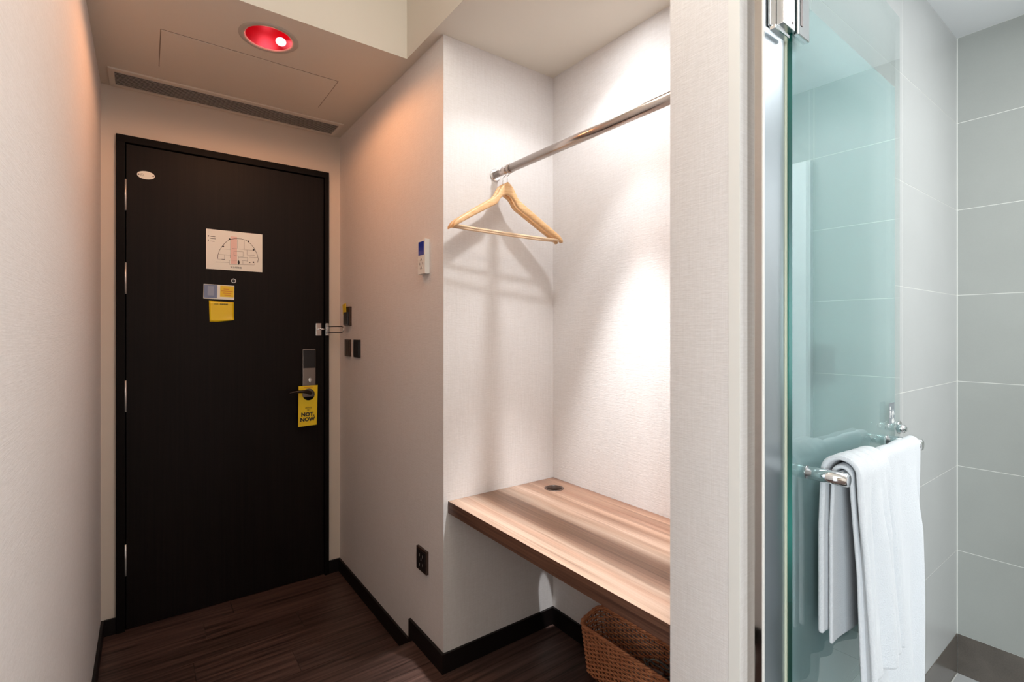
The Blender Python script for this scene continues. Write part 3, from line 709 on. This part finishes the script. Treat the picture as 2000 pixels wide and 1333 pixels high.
for s_ in range(3):
    add_tube(rm, [(x*(1+.0035/hx*math.cos(i*2*PI*22/300+s_*2*PI/3)), y*(1+.0035/hy*math.cos(i*2*PI*22/300+s_*2*PI/3)), BHT+hz(x)+.0035*math.sin(i*2*PI*22/300+s_*2*PI/3)) for i, (x, y) in enumerate(rb)], .0038, 6, True)
link('braided_rim', rm, M['wicker'], bs)
bbp = bmesh.new(); b0 = ringat(0, 60, -.002); lo = [bbp.verts.new((x, y, .0)) for x, y in b0]; hi = [bbp.verts.new((x, y, .006)) for x, y in b0]
bbp.faces.new(lo); bbp.faces.new(hi)
for i in range(60): bbp.faces.new((lo[i], lo[(i+1)%60], hi[(i+1)%60], hi[i]))
link('base', bbp, M['wickerdark'], bs)
# contents of the basket
def soft(name, loc, size, m, label, cat, rot=(0,0,0), amp=.1, seed=0):
    bm = bmesh.new(); bmesh.ops.create_cube(bm, size=1); bmesh.ops.subdivide_edges(bm, edges=bm.edges, cuts=5, use_grid_fill=True)
    rnd = random.Random(seed); ph_ = [rnd.uniform(0, 6) for _ in range(4)]
    for v in bm.verts:
        c = v.co; n_ = Vector((c.x, c.y, c.z)); r_ = max(abs(c.x), abs(c.y), abs(c.z)); l_ = n_.length or 1
        k = .72 + .28*(r_/l_) ; c = n_*(k*1.05)
        c.z += amp*.5*math.sin(5*c.x+ph_[0])*math.cos(4*c.y+ph_[1])
        v.co = Vector((c.x*size[0], c.y*size[1], c.z*size[2]))
    o = link(name, bm, m, None, smooth=True, loc=loc); o.rotation_euler = rot; tag(o, label, cat); return o
soft('navy_bag', (1.279, .845, .076), (.072, .20, .125), M['navy'], 'dark navy cloth bundle at the near end inside the wicker basket', 'bag', amp=.2, seed=2)
soft('folded_cloth', (1.279, 1.03, .089), (.070, .13, .050), M['whitecloth'], 'off white folded cloth pad lying in the middle of the wicker basket', 'cloth', rot=(math.radians(-8), 0, .1), amp=.15, seed=5)
soft('dark_pouch', (1.279, 1.03, .036), (.068, .25, .05), M['blackmat'], 'black pouch lying on the bottom of the wicker basket under the pale cloth', 'pouch', seed=9)
cp = [(1.279+.026*math.cos(a)*(1-.04*a/6), .955+.05*math.sin(a)+a*.002, .150+.010*math.sin(a*1.7)) for a in [i*.22 for i in range(58)]]
tag(tube('cable_coil', cp, .0026, M['greycord'], None, 8), 'loose grey cord coiled on top of the things in the wicker basket', 'cord')

# ================================================================== GLASS DOOR FITTINGS
def gp_(x, y): return (.949 + x*math.cos(math.radians(1.2)) - y*math.sin(math.radians(1.2)), .4265 + x*math.sin(math.radians(1.2)) + y*math.cos(math.radians(1.2)))
RZ = -.266+H
tr_ = empty('towel_rail', (.949, .4265, RZ), math.radians(1.2)); tag(tr_, 'chrome towel rail with two round posts on the glass door', 'towel rail')
for x in (.062, .520):
    p_ = cyl('post', (x, -.0004, 0), (x, -.070, 0), .0125, M['chrome'], tr_, bevel=.0015)
    cyl('washer', (x, -.0003, 0), (x, -.0014, 0), .0131, M['steel'], p_)
    cyl('back_cap', (x, .0105, 0), (x, .016, 0), .0135, M['chrome'], p_, bevel=.001)
cyl('rail', (.062, -.050, 0), (.520, -.050, 0), .0085, M['chrome'], tr_)
ek = empty('edge_knob', (.949, .4265, RZ+.022), math.radians(1.2)); tag(ek, 'small round chrome knob at the free edge of the glass door above the far post', 'knob')
cyl('knob', (.588, -.0004, 0), (.588, -.022, 0), .0105, M['chrome'], ek, bevel=.004); cyl('disc', (.604, .0, 0), (.604, -.005, 0), .0165, M['steel'], ek, bevel=.001)
# sticker
gs = empty('glass_sticker', (.949, .4265, -.203+H), math.radians(1.2)); tag(gs, 'small grey upright sticker with white characters near the glass door free edge', 'sticker')
box('label_sheet', (.534, -.0006, -.026), (.574, -.0002, .026), mat('grey_sticker', lin(120, 126, 130), .4), gs)
for k, ch in enumerate('小心'): text('lettering', ch, .018, M['white'], gs, (.562, -.0008, -.002-k*.017), bold=.0006)
for k, ch in enumerate('玻璃门'): text('lettering', ch, .0085, M['white'], gs, (.543, -.0008, .013-k*.010), bold=.0003)

# towel: cross-section path over the rail, extruded along it
ca, sa = math.cos(math.radians(1.2)), math.sin(math.radians(1.2))
def towel_sheet(name, x0, x1, back, front, m, parent, lift=0.0, fold=1.0, nx=70, drift=None, seed=0.0, thick=.007):
    # x along the glass, path s: back hem -> over rail -> front hem
    bm = bmesh.new(); R = .0145+lift; yc = -.050
    path = []
    nb, na, nf = 46, 12, 60
    for i in range(nb): path.append((yc+R, -back*(1-i/nb), 'b', (1-i/nb)))
    for i in range(na+1):
        a = PI*i/na; path.append((yc+R*math.cos(a), R*math.sin(a)+.002, 'a', 0))
    for i in range(1, nf+1): path.append((yc-R, -front*i/nf, 'f', i/nf))
    rows_ = []
    for (py, pz, k, t) in path:
        row = []
        for i in range(nx+1):
            u = i/nx; x = x0+(x1-x0)*u
            if drift: x = drift(u, t if k == 'f' else 0, x)
            y, z = py, pz
            if k == 'f':
                g_ = min(1, t*3)
                y -= fold*g_*(.0052*math.sin(u*10.0+seed+t*.8)+.0046*math.sin(u*24+1.3+seed-t*1.5) + .0030*t) - .0022*math.sin(u*41+t*4)*g_
                y -= .010*t
                z -= .006*math.sin(u*5+seed)*t
            elif k == 'b':
                g_ = min(1, t*3); y += g_*(.0035*math.sin(u*10+2)+.0015*math.sin(u*23)); y = min(y, -.012); z += .010*math.sin(u*4+.5)*t
            else: z += .0012*math.sin(u*26+seed)
            z += .0025*math.sin(u*3.0+seed)*(1 if k == 'a' else 0)
            row.append(bm.verts.new((.949+x*ca-y*sa, .4265+x*sa+y*ca, RZ+z)))
        rows_.append(row)
    for a in range(len(rows_)-1):
        for i in range(nx): f = bm.faces.new((rows_[a][i], rows_[a][i+1], rows_[a+1][i+1], rows_[a+1][i])); f.smooth = True
    o = link(name, bm, m, parent, smooth=True)
    s = o.modifiers.new('thickness', 'SOLIDIFY'); s.thickness = thick; s.offset = 0
    sb = o.modifiers.new('smooth', 'SUBSURF'); sb.levels = 1; sb.render_levels = 1
    return o
tw = towel_sheet('hand_towel', .084, .512, .325, .52, M['terry'], None, 0.0, 1.7)
tag(tw, 'white terry towel draped over the chrome rail of the glass door', 'towel')
def dr(u, t, x):
    return .066 + (x-.066)*(1-.0*t) - 0
def dr2(u, t, x):
    right = .235 + .055*t; return .079 + (right-.079)*u
tf = towel_sheet('folded_flap', .079, .235, .31, .372, M['terry'], tw, .0150, 1.3, 34, dr2, 1.7, .010)
